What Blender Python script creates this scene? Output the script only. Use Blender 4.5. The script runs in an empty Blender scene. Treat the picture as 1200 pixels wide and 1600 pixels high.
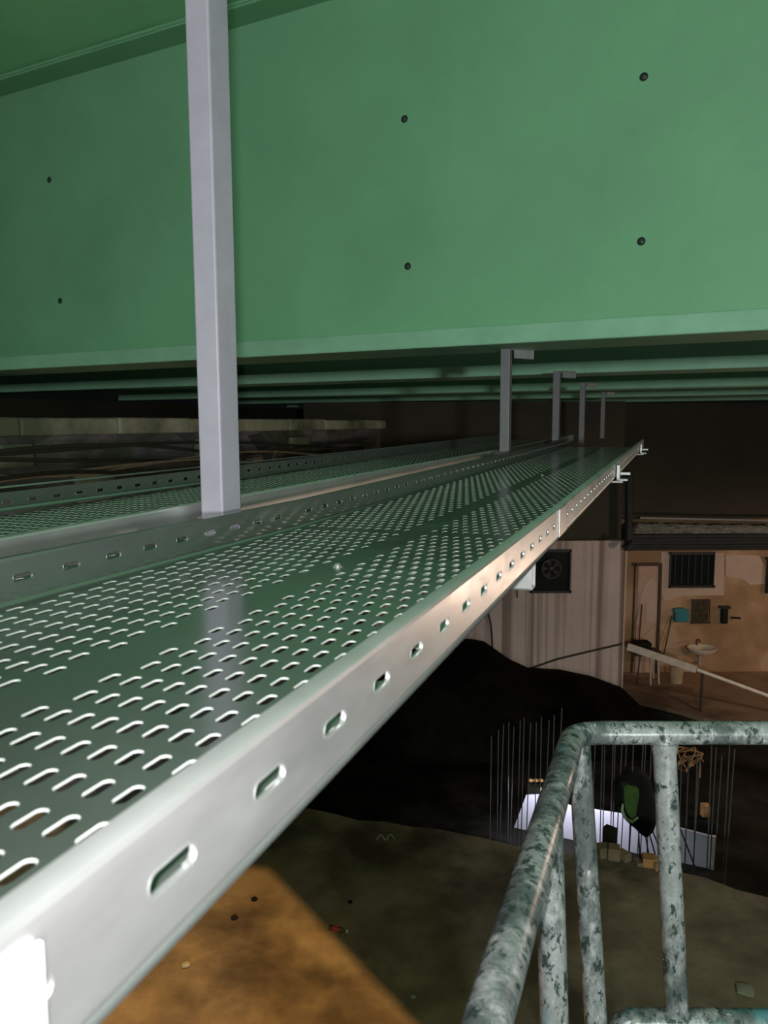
import bpy, bmesh, math, random
import numpy as np
from mathutils import Vector, Matrix
random.seed(7)
C = bpy.context.scene.collection
PI = math.pi
CAMZ = 4.0            # eye height above the near concrete slab (world z = 0)
FOCAL = 1180.0        # focal length in pixels of the 1200x1600 frame

# ------------------------------------------------------------------ camera
def unit(v):
    v = np.asarray(v, float); return v/np.linalg.norm(v)
hz1 = np.array([1040-600, -(660-800), -FOCAL]); hz2 = np.array([-1782-600, -(672-800), -FOCAL])
up = unit(np.cross(hz1, hz2)); up = up if up[1] > 0 else -up
fw = np.array([0, 0, -1.0]); fwh = unit(fw-up*fw.dot(up)); xr = np.cross(fwh, up)
W = np.array([xr, fwh, up])           # world (x right, y ahead, z up) = W @ camera vector
def ray(x, y): return unit(W @ np.array([x-600, -(y-800), -FOCAL]))
def on_y(x, y, Y): d = ray(x, y); return d*Y/d[1]
def on_z(x, y, Z): d = ray(x, y); return d*Z/d[2]
def at_depth(x, y, dep): return W @ np.array([(x-600)/FOCAL*dep, -(y-800)/FOCAL*dep, -dep])
cam = bpy.data.cameras.new('camera'); co = bpy.data.objects.new('camera', cam); C.objects.link(co)
cam.sensor_fit = 'VERTICAL'; cam.sensor_height = 24; cam.sensor_width = 18; cam.lens = FOCAL/1600*24
cam.clip_start = .02; cam.clip_end = 200
M4 = Matrix([list(W[0])+[0], list(W[1])+[0], list(W[2])+[CAMZ], [0, 0, 0, 1]])
co.matrix_world = M4
cam.dof.use_dof = True; cam.dof.focus_distance = 2.2; cam.dof.aperture_fstop = 7
bpy.context.scene.camera = co

# ------------------------------------------------------------------ materials
def new_mat(name):
    m = bpy.data.materials.new(name); m.use_nodes = True
    nt = m.node_tree; return m, nt, nt.nodes['Principled BSDF']
def coords(nt, scale=(1, 1, 1), gen='Object'):
    t = nt.nodes.new('ShaderNodeTexCoord'); mp = nt.nodes.new('ShaderNodeMapping')
    mp.inputs['Scale'].default_value = scale
    nt.links.new(t.outputs[gen], mp.inputs['Vector']); return mp.outputs['Vector']
def noise(nt, vec, scale, detail=6, rough=.6):
    n = nt.nodes.new('ShaderNodeTexNoise'); n.inputs['Scale'].default_value = scale
    n.inputs['Detail'].default_value = detail; n.inputs['Roughness'].default_value = rough
    nt.links.new(vec, n.inputs['Vector']); return n.outputs['Fac']
def ramp(nt, fac, stops, const=False):
    r = nt.nodes.new('ShaderNodeValToRGB'); e = r.color_ramp.elements
    if const: r.color_ramp.interpolation = 'CONSTANT'
    while len(e) < len(stops): e.new(.5)
    for i, (p, c) in enumerate(stops):
        e[i].position = p; e[i].color = (c[0], c[1], c[2], 1) if not isinstance(c, (int, float)) else (c, c, c, 1)
    nt.links.new(fac, r.inputs['Fac']); return r.outputs['Color']
def mix(nt, fac, a, b):
    m = nt.nodes.new('ShaderNodeMix'); m.data_type = 'RGBA'
    nt.links.new(fac, m.inputs['Factor'])
    for k, v in (('A', a), ('B', b)):
        s = [i for i in m.inputs if i.name == k and i.type == 'RGBA'][0]
        if isinstance(v, tuple): s.default_value = (*v, 1)
        else: nt.links.new(v, s)
    return [o for o in m.outputs if o.type == 'RGBA'][0]
def bump(nt, b, fac, strength=.3, dist=.01):
    n = nt.nodes.new('ShaderNodeBump'); n.inputs['Strength'].default_value = strength; n.inputs['Distance'].default_value = dist
    nt.links.new(fac, n.inputs['Height']); nt.links.new(n.outputs['Normal'], b.inputs['Normal'])
def plain(name, col, rough=.6, metal=0.0, var=.15, scale=8, bmp=0.0):
    m, nt, b = new_mat(name); v = coords(nt)
    f = noise(nt, v, scale)
    lo = tuple(max(0, c*(1-var)) for c in col); hi = tuple(min(1, c*(1+var)) for c in col)
    nt.links.new(ramp(nt, f, [(.3, lo), (.7, hi)]), b.inputs['Base Color'])
    b.inputs['Roughness'].default_value = rough; b.inputs['Metallic'].default_value = metal
    if bmp: bump(nt, b, noise(nt, v, scale*6), bmp, .004)
    return m
def galvanised(name, col, r0, r1, metal=1.0, streak=(3, 3, 3)):
    m, nt, b = new_mat(name); v = coords(nt, streak)
    f = noise(nt, v, 4, 5); f2 = noise(nt, v, 40, 3)
    nt.links.new(ramp(nt, f, [(.3, tuple(c*.88 for c in col)), (.7, col)]), b.inputs['Base Color'])
    nt.links.new(ramp(nt, f, [(.3, r0), (.7, r1)]), b.inputs['Roughness'])
    b.inputs['Metallic'].default_value = metal
    bump(nt, b, f2, .02, .001)
    return m
def green_paint(name, col):
    m, nt, b = new_mat(name); v = coords(nt)
    f = noise(nt, v, 1.2, 8, .65); g = noise(nt, v, 55, 4, .7); s = noise(nt, v, 9, 8, .75)
    base = ramp(nt, f, [(.3, tuple(c*.88 for c in col)), (.72, tuple(c*1.08 for c in col))])
    chips = ramp(nt, s, [(.735, 0), (.775, 1)])
    nt.links.new(mix(nt, chips, base, tuple(c*.45 for c in col)), b.inputs['Base Color'])
    b.inputs['Roughness'].default_value = .55
    bump(nt, b, g, .18, .004)
    return m
def chipped_ledge():
    m, nt, b = new_mat('green_paint_flange_edge'); v = coords(nt)
    f = noise(nt, v, 3, 8, .7); s = noise(nt, v, 14, 8, .75)
    base = ramp(nt, f, [(.3, (.22, .46, .30)), (.7, (.29, .57, .39))])
    nt.links.new(mix(nt, ramp(nt, s, [(.70, 0), (.74, 1)]), base, (.06, .12, .08)), b.inputs['Base Color'])
    b.inputs['Roughness'].default_value = .6; bump(nt, b, s, .3, .01); return m
def rail_paint():
    m, nt, b = new_mat('chipped_rail_paint'); v = coords(nt, (1, 1, .55))
    f = noise(nt, v, 62, 10, .72); g = noise(nt, v, 58, 10, .74); k = noise(nt, v, 7, 4, .5); r = noise(nt, v, 38, 8, .7)
    base = ramp(nt, f, [(.36, (.06, .078, .076)), (.46, (.14, .165, .16)), (.54, (.27, .29, .29)), (.62, (.42, .44, .435))])
    big = noise(nt, v, 9, 4, .6)
    base = mix(nt, ramp(nt, big, [(.42, 0), (.62, .65)]), base, (.31, .33, .325))
    base = mix(nt, ramp(nt, big, [(.36, .85), (.46, 0)]), base, (.085, .10, .098))
    dark = ramp(nt, g, [(.535, 0), (.56, 1)])
    c1 = mix(nt, dark, base, (.035, .055, .05))
    blue = ramp(nt, k, [(.62, 0), (.68, 1)])
    c2 = mix(nt, blue, c1, (.10, .27, .30))
    wht = ramp(nt, r, [(.63, 0), (.66, 1)])
    nt.links.new(mix(nt, wht, c2, (.50, .49, .47)), b.inputs['Base Color'])
    b.inputs['Roughness'].default_value = .24; b.inputs['Metallic'].default_value = .15; bump(nt, b, g, .35, .0015); return m
def concrete(name, c1, c2, scale, spots=.0, rough=.8, bmp=.4):
    m, nt, b = new_mat(name); b.inputs['Specular IOR Level'].default_value = .5 if c1[0] > .05 else .05; v = coords(nt)
    f = noise(nt, v, scale, 10, .65); g = noise(nt, v, scale*9, 8, .7); k = noise(nt, v, scale*.35, 5, .6)
    base = ramp(nt, f, [(.32, c1), (.68, c2)])
    dark = ramp(nt, k, [(.40, 1), (.56, 0)])
    c = mix(nt, dark, base, tuple(x*.45 for x in c1))
    sp = ramp(nt, g, [(.66, 0), (.74, 1)])
    nt.links.new(mix(nt, sp, c, tuple(x*.35 for x in c1)), b.inputs['Base Color'])
    b.inputs['Roughness'].default_value = rough; bump(nt, b, g, bmp, .02); return m
def shadow_streaked_wall(name, col, dark, sx):
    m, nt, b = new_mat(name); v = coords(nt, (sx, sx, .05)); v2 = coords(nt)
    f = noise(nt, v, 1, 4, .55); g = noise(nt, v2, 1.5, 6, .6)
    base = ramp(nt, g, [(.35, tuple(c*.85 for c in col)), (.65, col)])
    nt.links.new(mix(nt, ramp(nt, f, [(.49, 0), (.58, .85)]), base, dark), b.inputs['Base Color'])  # vertical bar shadows painted into the wall colour
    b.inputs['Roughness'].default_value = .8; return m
def patched_wall():
    m, nt, b = new_mat('patched_plaster'); v = coords(nt)
    f = noise(nt, v, .9, 5, .5); g = noise(nt, v, 12, 8, .7); s = noise(nt, v, 3.2, 8, .7)
    base = ramp(nt, f, [(.40, (.31, .20, .105)), (.52, (.42, .275, .15)), (.56, (.50, .35, .22))])
    c = mix(nt, ramp(nt, s, [(.66, 0), (.72, 1)]), base, (.16, .10, .06))
    nt.links.new(c, b.inputs['Base Color']); b.inputs['Roughness'].default_value = .85; bump(nt, b, g, .2, .01); return m
def stone_wall():
    m, nt, b = new_mat('rough_stone'); v = coords(nt, (.8, .8, 1.6))
    vo = nt.nodes.new('ShaderNodeTexVoronoi'); vo.inputs['Scale'].default_value = 2.4; nt.links.new(v, vo.inputs['Vector'])
    f = noise(nt, v, 5, 8, .7); g = noise(nt, v, 1.1, 5, .6)
    c = mix(nt, f, vo.outputs['Color'], (.25, .24, .17))
    hs = nt.nodes.new('ShaderNodeHueSaturation'); hs.inputs['Saturation'].default_value = .12; hs.inputs['Value'].default_value = .30
    nt.links.new(c, hs.inputs['Color'])
    moss = ramp(nt, g, [(.42, 0), (.58, 1)])
    nt.links.new(mix(nt, moss, hs.outputs['Color'], (.05, .07, .035)), b.inputs['Base Color'])
    b.inputs['Roughness'].default_value = .9; bump(nt, b, f, .8, .05); return m
def foil():
    m, nt, b = new_mat('crumpled_foil'); v = coords(nt, (1, 3, 3)); f = noise(nt, v, 6, 6, .7)
    nt.links.new(ramp(nt, f, [(.3, (.25, .28, .22)), (.7, (.8, .82, .75))]), b.inputs['Base Color'])
    b.inputs['Metallic'].default_value = .25; b.inputs['Roughness'].default_value = .35; bump(nt, b, f, 1.0, .2); return m

GREEN = green_paint('green_bridge_paint', (.195, .46, .26))
EDGE = chipped_ledge()
DECK = green_paint('green_deck_paint', (.32, .74, .42))
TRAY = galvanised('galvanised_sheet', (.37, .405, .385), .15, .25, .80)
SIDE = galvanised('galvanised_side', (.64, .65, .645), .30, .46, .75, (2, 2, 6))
RIM = plain('bright_zinc_edge', (.85, .87, .86), .38, .25, .05)  # flash glint on the slot rims put into a lighter colour
RIM2 = plain('zinc_slot_edge', (.62, .63, .62), .34, .8, .05)
ZINC = plain('pale_zinc_steel', (.46, .47, .47), .45, .5, .12, 30)
DIMPOST = plain('grey_post_paint', (.17, .17, .185), .45, 0, .12, 14, .1)  # far posts darkened in the colour for the flash falling off
LILAC = plain('lilac_grey_paint', (.37, .35, .42), .42, 0, .07, 14, .1)
WHITE = plain('white_sticker', (.85, .86, .88), .5, 0, .04)
INK = plain('sticker_ink', (.12, .12, .14), .6)
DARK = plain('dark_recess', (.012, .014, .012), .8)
BOLT = plain('dark_green_bolt', (.05, .09, .06), .5, .3)
RAIL = rail_paint()
SLAB = concrete('dirty_concrete_slab', (.17, .13, .08), (.38, .31, .19), 1.8)
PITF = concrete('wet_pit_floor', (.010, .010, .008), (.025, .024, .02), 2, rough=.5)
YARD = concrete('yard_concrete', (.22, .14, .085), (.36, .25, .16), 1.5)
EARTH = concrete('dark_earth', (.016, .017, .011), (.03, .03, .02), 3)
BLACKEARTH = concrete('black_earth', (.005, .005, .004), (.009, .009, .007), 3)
WALLA = shadow_streaked_wall('streaked_pale_plaster', (.60, .49, .43), (.20, .145, .125), 4.5)
WALLB = patched_wall()
BROWN = plain('dark_brown_cladding', (.036, .031, .016), .8, 0, .25, 1.0)  # shade on the upper part of the wall is put into this brown
STONE = stone_wall()
LEDGE = concrete('old_concrete_ledge', (.26, .32, .20), (.50, .48, .36), 2.2)
BLACK = plain('black_metal', (.02, .022, .022), .5)
ROOF = plain('dark_roof_metal', (.02, .022, .022), .75, 0, .3, 5)
FOIL = foil()
CABLE = plain('black_cable', (.035, .035, .025), .6)
CABLE2 = plain('grey_brown_cable', (.34, .30, .21), .6)
REBAR = plain('grey_steel_bar', (.17, .17, .165), .5, .3, .2, 20)
BOARD = plain('lilac_white_board', (.62, .62, .70), .6, 0, .06, 3)
VEST = plain('dark_green_cloth', (.065, .15, .03), .8, 0, .3, 12)
BAND = plain('pale_lime_band', (.45, .60, .32), .5, 0, .15, 14)
CLOTH = plain('black_cloth', (.006, .006, .006), .95)
TEAL = plain('teal_plastic', (.03, .23, .25), .5)
PORC = plain('white_porcelain', (.75, .68, .58), .25)
CREAM = plain('cream_plastic', (.42, .33, .20), .5)
WOODD = plain('dark_wood', (.06, .04, .028), .7)
PEACH = plain('peach_paint', (.52, .36, .27), .7, 0, .10, 2.5)
PATCH = plain('pale_filler', (.56, .44, .35), .8, 0, .08, 3)
GLASSM = plain('mottled_mirror', (.16, .13, .08), .25, .6, .5, 10)
ORANGE = plain('orange_brown_clay', (.45, .24, .09), .8, 0, .25, 12)
BRICK = plain('worn_tan_brick', (.22, .165, .095), .85, 0, .25, 14)
RED = plain('red_plastic', (.60, .04, .07), .4)
PALEW = plain('weathered_pale_wood', (.58, .52, .42), .7, 0, .2, 9)
GLASS = plain('dark_window_glass', (.012, .018, .016), .15)

# ------------------------------------------------------------------ mesh helpers (camera-relative metres; z is lifted by CAMZ)
class MB:
    def __init__(s): s.v = []; s.f = []; s.m = []; s.cur = 0
    def add(s, vs, fs):
        b = len(s.v); s.v += [tuple(map(float, p)) for p in vs]; s.f += [tuple(b+i for i in f) for f in fs]; s.m += [s.cur]*len(fs); return s
    def hexa(s, p):      # 8 points: bottom ring 0-3, top ring 4-7
        return s.add(p, [(3, 2, 1, 0), (4, 5, 6, 7), (0, 1, 5, 4), (1, 2, 6, 5), (2, 3, 7, 6), (3, 0, 4, 7)])
    def box(s, lo, hi, ax=None, org=(0, 0, 0)):
        ax = ax if ax is not None else np.eye(3); o = np.asarray(org, float)
        P = lambda a, b, c: o+a*np.asarray(ax[0])+b*np.asarray(ax[1])+c*np.asarray(ax[2])
        (x0, y0, z0), (x1, y1, z1) = lo, hi
        return s.hexa([P(x0, y0, z0), P(x1, y0, z0), P(x1, y1, z0), P(x0, y1, z0), P(x0, y0, z1), P(x1, y0, z1), P(x1, y1, z1), P(x0, y1, z1)])
    def tube(s, pts, r, n=10, caps=True):
        pts = [np.asarray(p, float) for p in pts]; rr = r if isinstance(r, (list, tuple)) else [r]*len(pts)
        t0 = unit(pts[1]-pts[0]); a = unit(np.cross(t0, [0.3, .2, 1] if abs(t0[2]) < .9 else [1, .1, 0]))
        rings = []
        for i, p in enumerate(pts):
            t = unit(pts[min(i+1, len(pts)-1)]-pts[max(i-1, 0)])
            a = unit(a-t*a.dot(t)); b = np.cross(t, a)
            rings.append([p+rr[i]*(math.cos(2*PI*k/n)*a+math.sin(2*PI*k/n)*b) for k in range(n)])
        vs = [q for R in rings for q in R]; fs = []
        for i in range(len(pts)-1):
            for k in range(n): fs.append((i*n+k, i*n+(k+1) % n, (i+1)*n+(k+1) % n, (i+1)*n+k))
        if caps: fs += [tuple(range(n-1, -1, -1)), tuple((len(pts)-1)*n+k for k in range(n))]
        return s.add(vs, fs)
    def lathe(s, prof, org, ax=None, n=20):
        ax = ax if ax is not None else np.eye(3); o = np.asarray(org, float); vs = []; fs = []
        for r, z in prof:
            for k in range(n): vs.append(o+r*math.cos(2*PI*k/n)*np.asarray(ax[0])+r*math.sin(2*PI*k/n)*np.asarray(ax[1])+z*np.asarray(ax[2]))
        m = len(prof)
        for i in range(m-1):
            for k in range(n): fs.append((i*n+k, i*n+(k+1) % n, (i+1)*n+(k+1) % n, (i+1)*n+k))
        fs += [tuple(range(n-1, -1, -1)), tuple((m-1)*n+k for k in range(n))]
        return s.add(vs, fs)
    def prism(s, poly, d):    # poly: list of 3D points in a plane, d: extrusion vector
        n = len(poly); d = np.asarray(d, float); p = [np.asarray(q, float) for q in poly]
        return s.add(p+[q+d for q in p], [tuple(range(n-1, -1, -1)), tuple(range(n, 2*n))]+[(i, (i+1) % n, n+(i+1) % n, n+i) for i in range(n)])
    def build(s, name, mat, parent=None, smooth=False, bevel=0, mats=None, mi=None):
        off = Vector((0, 0, CAMZ))
        if parent is not None: off = off-Vector(world_of(parent))
        me = bpy.data.meshes.new(name)
        me.from_pydata([(x+off.x, y+off.y, z+off.z) for x, y, z in s.v], [], s.f)
        bm = bmesh.new(); bm.from_mesh(me); bmesh.ops.recalc_face_normals(bm, faces=bm.faces); bm.to_mesh(me); bm.free()
        me.materials.append(mat)
        for x in (mats or []): me.materials.append(x)
        if mats: me.polygons.foreach_set('material_index', s.m)
        if smooth:
            for p in me.polygons: p.use_smooth = True
        o = bpy.data.objects.new(name, me); C.objects.link(o)
        if parent is not None: o.parent = parent
        if bevel:
            b = o.modifiers.new('bevel', 'BEVEL'); b.width = bevel; b.segments = 2; b.limit_method = 'ANGLE'
        if smooth: smooth_by_angle(me)
        return o
def smooth_by_angle(me, ang=.7):
    bm = bmesh.new(); bm.from_mesh(me)
    for e in bm.edges:
        if len(e.link_faces) == 2 and e.calc_face_angle(0) > ang: e.smooth = False
    bm.to_mesh(me); bm.free()
def world_of(o):
    p = Vector((0, 0, 0))
    while o is not None: p += o.location; o = o.parent
    return p
def tag(o, label, cat, group=None):
    o['label'] = label; o['category'] = cat
    if group: o['group'] = group
    return o
def thing(name, label, cat, loc, group=None):
    o = bpy.data.objects.new(name, None); C.objects.link(o); o.empty_display_size = .1
    o.location = (loc[0], loc[1], loc[2]+CAMZ); return tag(o, label, cat, group)
def struct(o, kind='structure'): o['kind'] = kind; return o

# ------------------------------------------------------------------ cable trays
H = .24
D1 = ray(1038, 668); D2 = ray(1053, 648)
T = unit(np.cross(D1, [0, 0, 1])); N = np.cross(T, D1)
N2 = np.cross(T, D2); N2 = unit(N2)
S0 = 6.9                                   # the two lengths meet here (in units of H)
def tp(s, t, n):                           # tray coordinates (units of H) -> camera-relative metres
    if s <= S0: p = s*D1
    else: p = S0*D1+(s-S0)*D2
    return H*(p+t*T+n*N)
PITCH, ACROSS, SLEN, SWID = .194, .1025, .102, .033
def perforated_base(name, s0, s1, t0, t1, centre, parent, q, mat_plate, mat_rim, half=None):
    """plate with staggered long slots, rolled slot rims and a plain centre stripe; real sheet thickness"""
    vs, fs, mi = [], [], []
    def quad(pts, m=0):
        b = len(vs); vs.extend(pts); fs.append(tuple(range(b, b+len(pts)))); mi.append(m)
    th = .008
    rows = int((s1-s0)/PITCH)
    l = (SLEN-SWID)/2
    ang = [i*PI/(2*q) for i in range(q+1)]
    def outline(r_off):                    # right-top-left-bottom loop in (t, s)
        r = SWID/2+r_off; pts = []
        for a in [i*PI/(2*q) for i in range(2*q+1)]: pts.append((r*math.cos(a), l+r*math.sin(a)))
        for a in [PI+i*PI/(2*q) for i in range(2*q+1)]: pts.append((r*math.cos(a), -l+r*math.sin(a)))
        return pts
    def cell_loop(hw, hs):
        pts = []
        def top(sgn):
            out = []
            for i in range(2*q+1):
                a = i*PI/(2*q)
                x, y = math.cos(a), math.sin(a); k = min(hw/abs(x) if abs(x) > 1e-6 else 9e9, (hs-l)/abs(y) if abs(y) > 1e-6 else 9e9)
                k2 = max(abs(x), abs(y)); fx = x/k2; fy = y/k2
                out.append((fx*hw, l+fy*(hs-l)))
            return out
        tpp = top(1); pts = tpp+[(-x, -y) for x, y in tpp]
        return pts
    O1, O2, O3 = outline(.006), outline(.002), outline(0)
    for r in range(rows):
        sc = s0+(r+.5)*PITCH
        if r % 2 == 0:
            cols = [centre+.115+ACROSS*k for k in range(60)]+[centre-.165-ACROSS*k for k in range(60)]
        else:
            cols = [centre+.115+ACROSS*(k+.5) for k in range(60)]+[centre-.165-ACROSS*(k+.5) for k in range(60)]
        cols = sorted(c for c in cols if t0+.075 < c < t1-.045)
        edge = t0; CL = None
        a, b = sc-PITCH/2, sc+PITCH/2
        for c in cols:
            lo, hi = c-ACROSS/2, c+ACROSS/2
            if lo > edge+1e-4:
                for n_ in (-1, -1-th): quad([tp(a, edge, n_), tp(a, lo, n_), tp(b, lo, n_), tp(b, edge, n_)])
            edge = hi
            CLp = cell_loop(ACROSS/2, PITCH/2)
            k = len(CLp)
            base = len(vs)
            for (x, y) in CLp: vs.append(tp(sc+y, c+x, -1))
            for (x, y) in O1: vs.append(tp(sc+y, c+x, -1+.0))
            for (x, y) in O2: vs.append(tp(sc+y, c+x, -1-.003))
            for (x, y) in O3: vs.append(tp(sc+y, c+x, -1-.0075))
            for (x, y) in CLp: vs.append(tp(sc+y, c+x, -1-th))
            for lev, m in ((0, 0), (1, 1), (2, 1)):
                for i in range(k):
                    j = (i+1) % k
                    fs.append((base+lev*k+i, base+lev*k+j, base+(lev+1)*k+j, base+(lev+1)*k+i)); mi.append(m)
            for i in range(k):
                j = (i+1) % k
                fs.append((base+4*k+i, base+3*k+i, base+3*k+j, base+4*k+j)); mi.append(0)
        if edge < t1-1e-4:
            for n_ in (-1, -1-th): quad([tp(a, edge, n_), tp(a, t1, n_), tp(b, t1, n_), tp(b, edge, n_)])
    e = s0+rows*PITCH
    if e < s1:
        for n_ in (-1, -1-th): quad([tp(e, t0, n_), tp(e, t1, n_), tp(s1, t1, n_), tp(s1, t0, n_)])
    me = bpy.data.meshes.new(name); off = np.array([0, 0, CAMZ])-np.array(world_of(parent))
    me.from_pydata([tuple(np.asarray(p)+off) for p in vs], [], fs)
    me.materials.append(mat_plate); me.materials.append(mat_rim)
    me.polygons.foreach_set('material_index', mi)
    me.polygons.foreach_set('use_smooth', [m == 1 for m in mi])
    me.update()
    o = bpy.data.objects.new(name, me); C.objects.link(o); o.parent = parent
    return o
FL = .285                                  # flange height in H
def side_rail(name, s0, s1, tpos, inward, slots, parent, mat=SIDE):
    """upright tray side with a row of slots, folded lip on top and a rounded bottom bend; inward = +1/-1 in t"""
    mb = MB(); th = .011*inward
    rim = []
    sl, sw = .072, .022                    # half length / half height of a slot
    nmid = -1+.148; n0, n1 = -1+.03, -1+FL-.02
    prev = s0
    def panel(a, b, lo, hi, t): mb.add([tp(a, t, lo), tp(b, t, lo), tp(b, t, hi), tp(a, t, hi)], [(0, 1, 2, 3)])
    for t in (tpos, tpos+th):
        prev = s0
        for c in slots:
            if c-.15 < s0 or c+.15 > s1: continue
            a, b = c-.13, c+.13
            if a > prev: panel(prev, a, n0, n1, t)
            # cell with a stadium hole
            q = 6; loop = []; cell = []
            for i in range(2*q+1):
                an = -PI/2+i*PI/(2*q); x, y = math.cos(an), math.sin(an); k2 = max(abs(x), abs(y))
                loop.append((sl-sw+sw*x, sw*y)); cell.append(((sl-sw)+(x/k2)*(.13-sl+sw), (y/k2)))
            loop += [(-x, -y) for x, y in loop]; cell += [(-x, -y) for x, y in cell]
            P = []
            for (x, y) in cell: P.append(tp(c+x, t, nmid+(y*(n1-nmid) if y > 0 else y*(nmid-n0))))
            for (x, y) in loop: P.append(tp(c+x, t, nmid+y))
            k = len(loop)
            mb.add(P, [(i, (i+1) % k, k+(i+1) % k, k+i) for i in range(k)])
            if t == tpos: rim.append((c, loop))
            prev = b
        panel(prev, s1, n0, n1, t)
    # bottom bend, top roll and return lip
    out = -inward
    prof = [(tpos, n0), (tpos+.003*inward, -1+.014), (tpos+.012*inward, -1.001), (tpos+.05*inward, -1.004)]
    prof2 = [(tpos, n1), (tpos+.004*inward, -1+FL-.006), (tpos+.015*inward, -1+FL), (tpos+.062*inward, -1+FL), (tpos+.066*inward, -1+FL-.02), (tpos+.058*inward, -1+FL-.02), (tpos+.056*inward, -1+FL-.009), (tpos+.018*inward, -1+FL-.010), (tpos+th, n1)]
    for pr in (prof, prof2):
        vs = [tp(s0, *p) for p in pr]+[tp(s1, *p) for p in pr]; k = len(pr)
        mb.add(vs, [(i, i+1, k+i+1, k+i) for i in range(k-1)])
    rb = mb; rb.cur = 1
    for c, loop in rim:
        k = len(loop); P = []
        o1 = [(x*1.06, y*1.2) for x, y in loop]
        for (x, y) in o1: P.append(tp(c+x, tpos-.0015*inward, nmid+y))
        for (x, y) in loop: P.append(tp(c+x, tpos+.004*inward, nmid+y))
        for (x, y) in loop: P.append(tp(c+x, tpos+th*1.2, nmid+y))
        rb.add(P, [(l_*k+i, l_*k+(i+1) % k, (l_+1)*k+(i+1) % k, (l_+1)*k+i) for l_ in (0, 1) for i in range(k)])
    return mb.build(name, mat, parent, smooth=True, mats=[RIM2])
def side_slots(a, b): return [a+.388*i for i in range(int((b-a)/.388)+1)]
def dome_bolt(s, t, parent):
    mb = MB(); ax = (T, D1, N)
    mb.lathe([(.010, 0), (.010, .0015), (.0068, .0016), (.0066, .0035), (.0045, .006), (.0015, .007)], tp(s, t, -1), ax, 16)
    return mb.build('bolt', ZINC, parent, smooth=True)

TR, TL = -.865, -3.47
CEN = (TR+TL)/2-.01
near = thing('cable_tray', 'galvanised perforated cable tray running from the bottom left of the photo to its first joint', 'cable tray', tp(3, CEN, -1), 'perforated cable trays')
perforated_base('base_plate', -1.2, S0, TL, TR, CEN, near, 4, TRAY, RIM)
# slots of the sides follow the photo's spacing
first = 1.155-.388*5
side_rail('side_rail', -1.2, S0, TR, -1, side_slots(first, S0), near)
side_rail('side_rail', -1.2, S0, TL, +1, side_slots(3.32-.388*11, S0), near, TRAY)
dome_bolt(4.95, CEN-.01, near)
mb = MB()
pts = [(-.6, -1.0), (.815, -1.0), (.815, -.768), (-.6, -.768)]
mb.prism([tp(s, TR+.006, n) for s, n in pts], T*.002)
mb.build('sticker', WHITE, near)['label'] = 'plain white sticker on the tray side'
far = thing('cable_tray', 'far length of the perforated cable tray beyond the joint, rising to the dark end', 'cable tray', tp(12, CEN, -1), 'perforated cable trays')
SE = 27.5
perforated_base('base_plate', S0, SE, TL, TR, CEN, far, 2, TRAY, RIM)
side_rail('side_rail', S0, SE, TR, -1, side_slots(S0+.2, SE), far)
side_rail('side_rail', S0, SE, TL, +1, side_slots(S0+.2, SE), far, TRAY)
dome_bolt(14.2, CEN, far)
mb = MB(); mb.prism([tp(s, TR+.004, n) for s, n in [(S0+.0, -.985), (S0+.5, -.985), (S0+.5, -.735), (S0, -.735)]], T*.0015); mb.build('splice_plate', SIDE, far)
# second, wider tray behind the hangers
TR2, TL2 = -3.95, -7.2; CEN2 = (TR2+TL2)/2
back = thing('cable_tray', 'second perforated cable tray behind the grey posts, with a small white sticker on its side', 'cable tray', tp(8, CEN2, -1), 'perforated cable trays')
S2 = 19.0
perforated_base('base_plate', 1.0, S2, TL2, TR2, CEN2, back, 2, TRAY, RIM)
side_rail('side_rail', 1.0, S2, TR2, -1, [], back)
side_rail('side_rail', 1.0, S2, TL2, +1, side_slots(1.3, S2), back, TRAY)
mb = MB(); mb.prism([tp(s, TR2+.004, n) for s, n in [(14.0, -.88), (15.6, -.88), (15.6, -.77), (14.0, -.77)]], T*.001); st = mb.build('sticker', WHITE, back)
mb = MB()
for i in range(7): mb.prism([tp(14.15+.19*i, TR2+.0105, -.855), tp(14.26+.19*i, TR2+.0105, -.855), tp(14.26+.19*i, TR2+.0105, -.80), tp(14.15+.19*i, TR2+.0105, -.80)], T*.0004)
mb.build('printed_mark', INK, st)
far2 = thing('cable_tray', 'darker far length of the second cable tray, past the end of its sticker side', 'cable tray', tp(24, CEN2, -1), 'perforated cable trays')
perforated_base('base_plate', S2, 36, TL2, TR2, CEN2, far2, 2, TRAY, RIM)
side_rail('side_rail', S2+.6, 36, TR2+.0, -1, [], far2, TRAY); side_rail('side_rail', S2, 36, TL2, +1, [], far2, TRAY)  # right side in the darker sheet, standing in for the unlit far end

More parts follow.
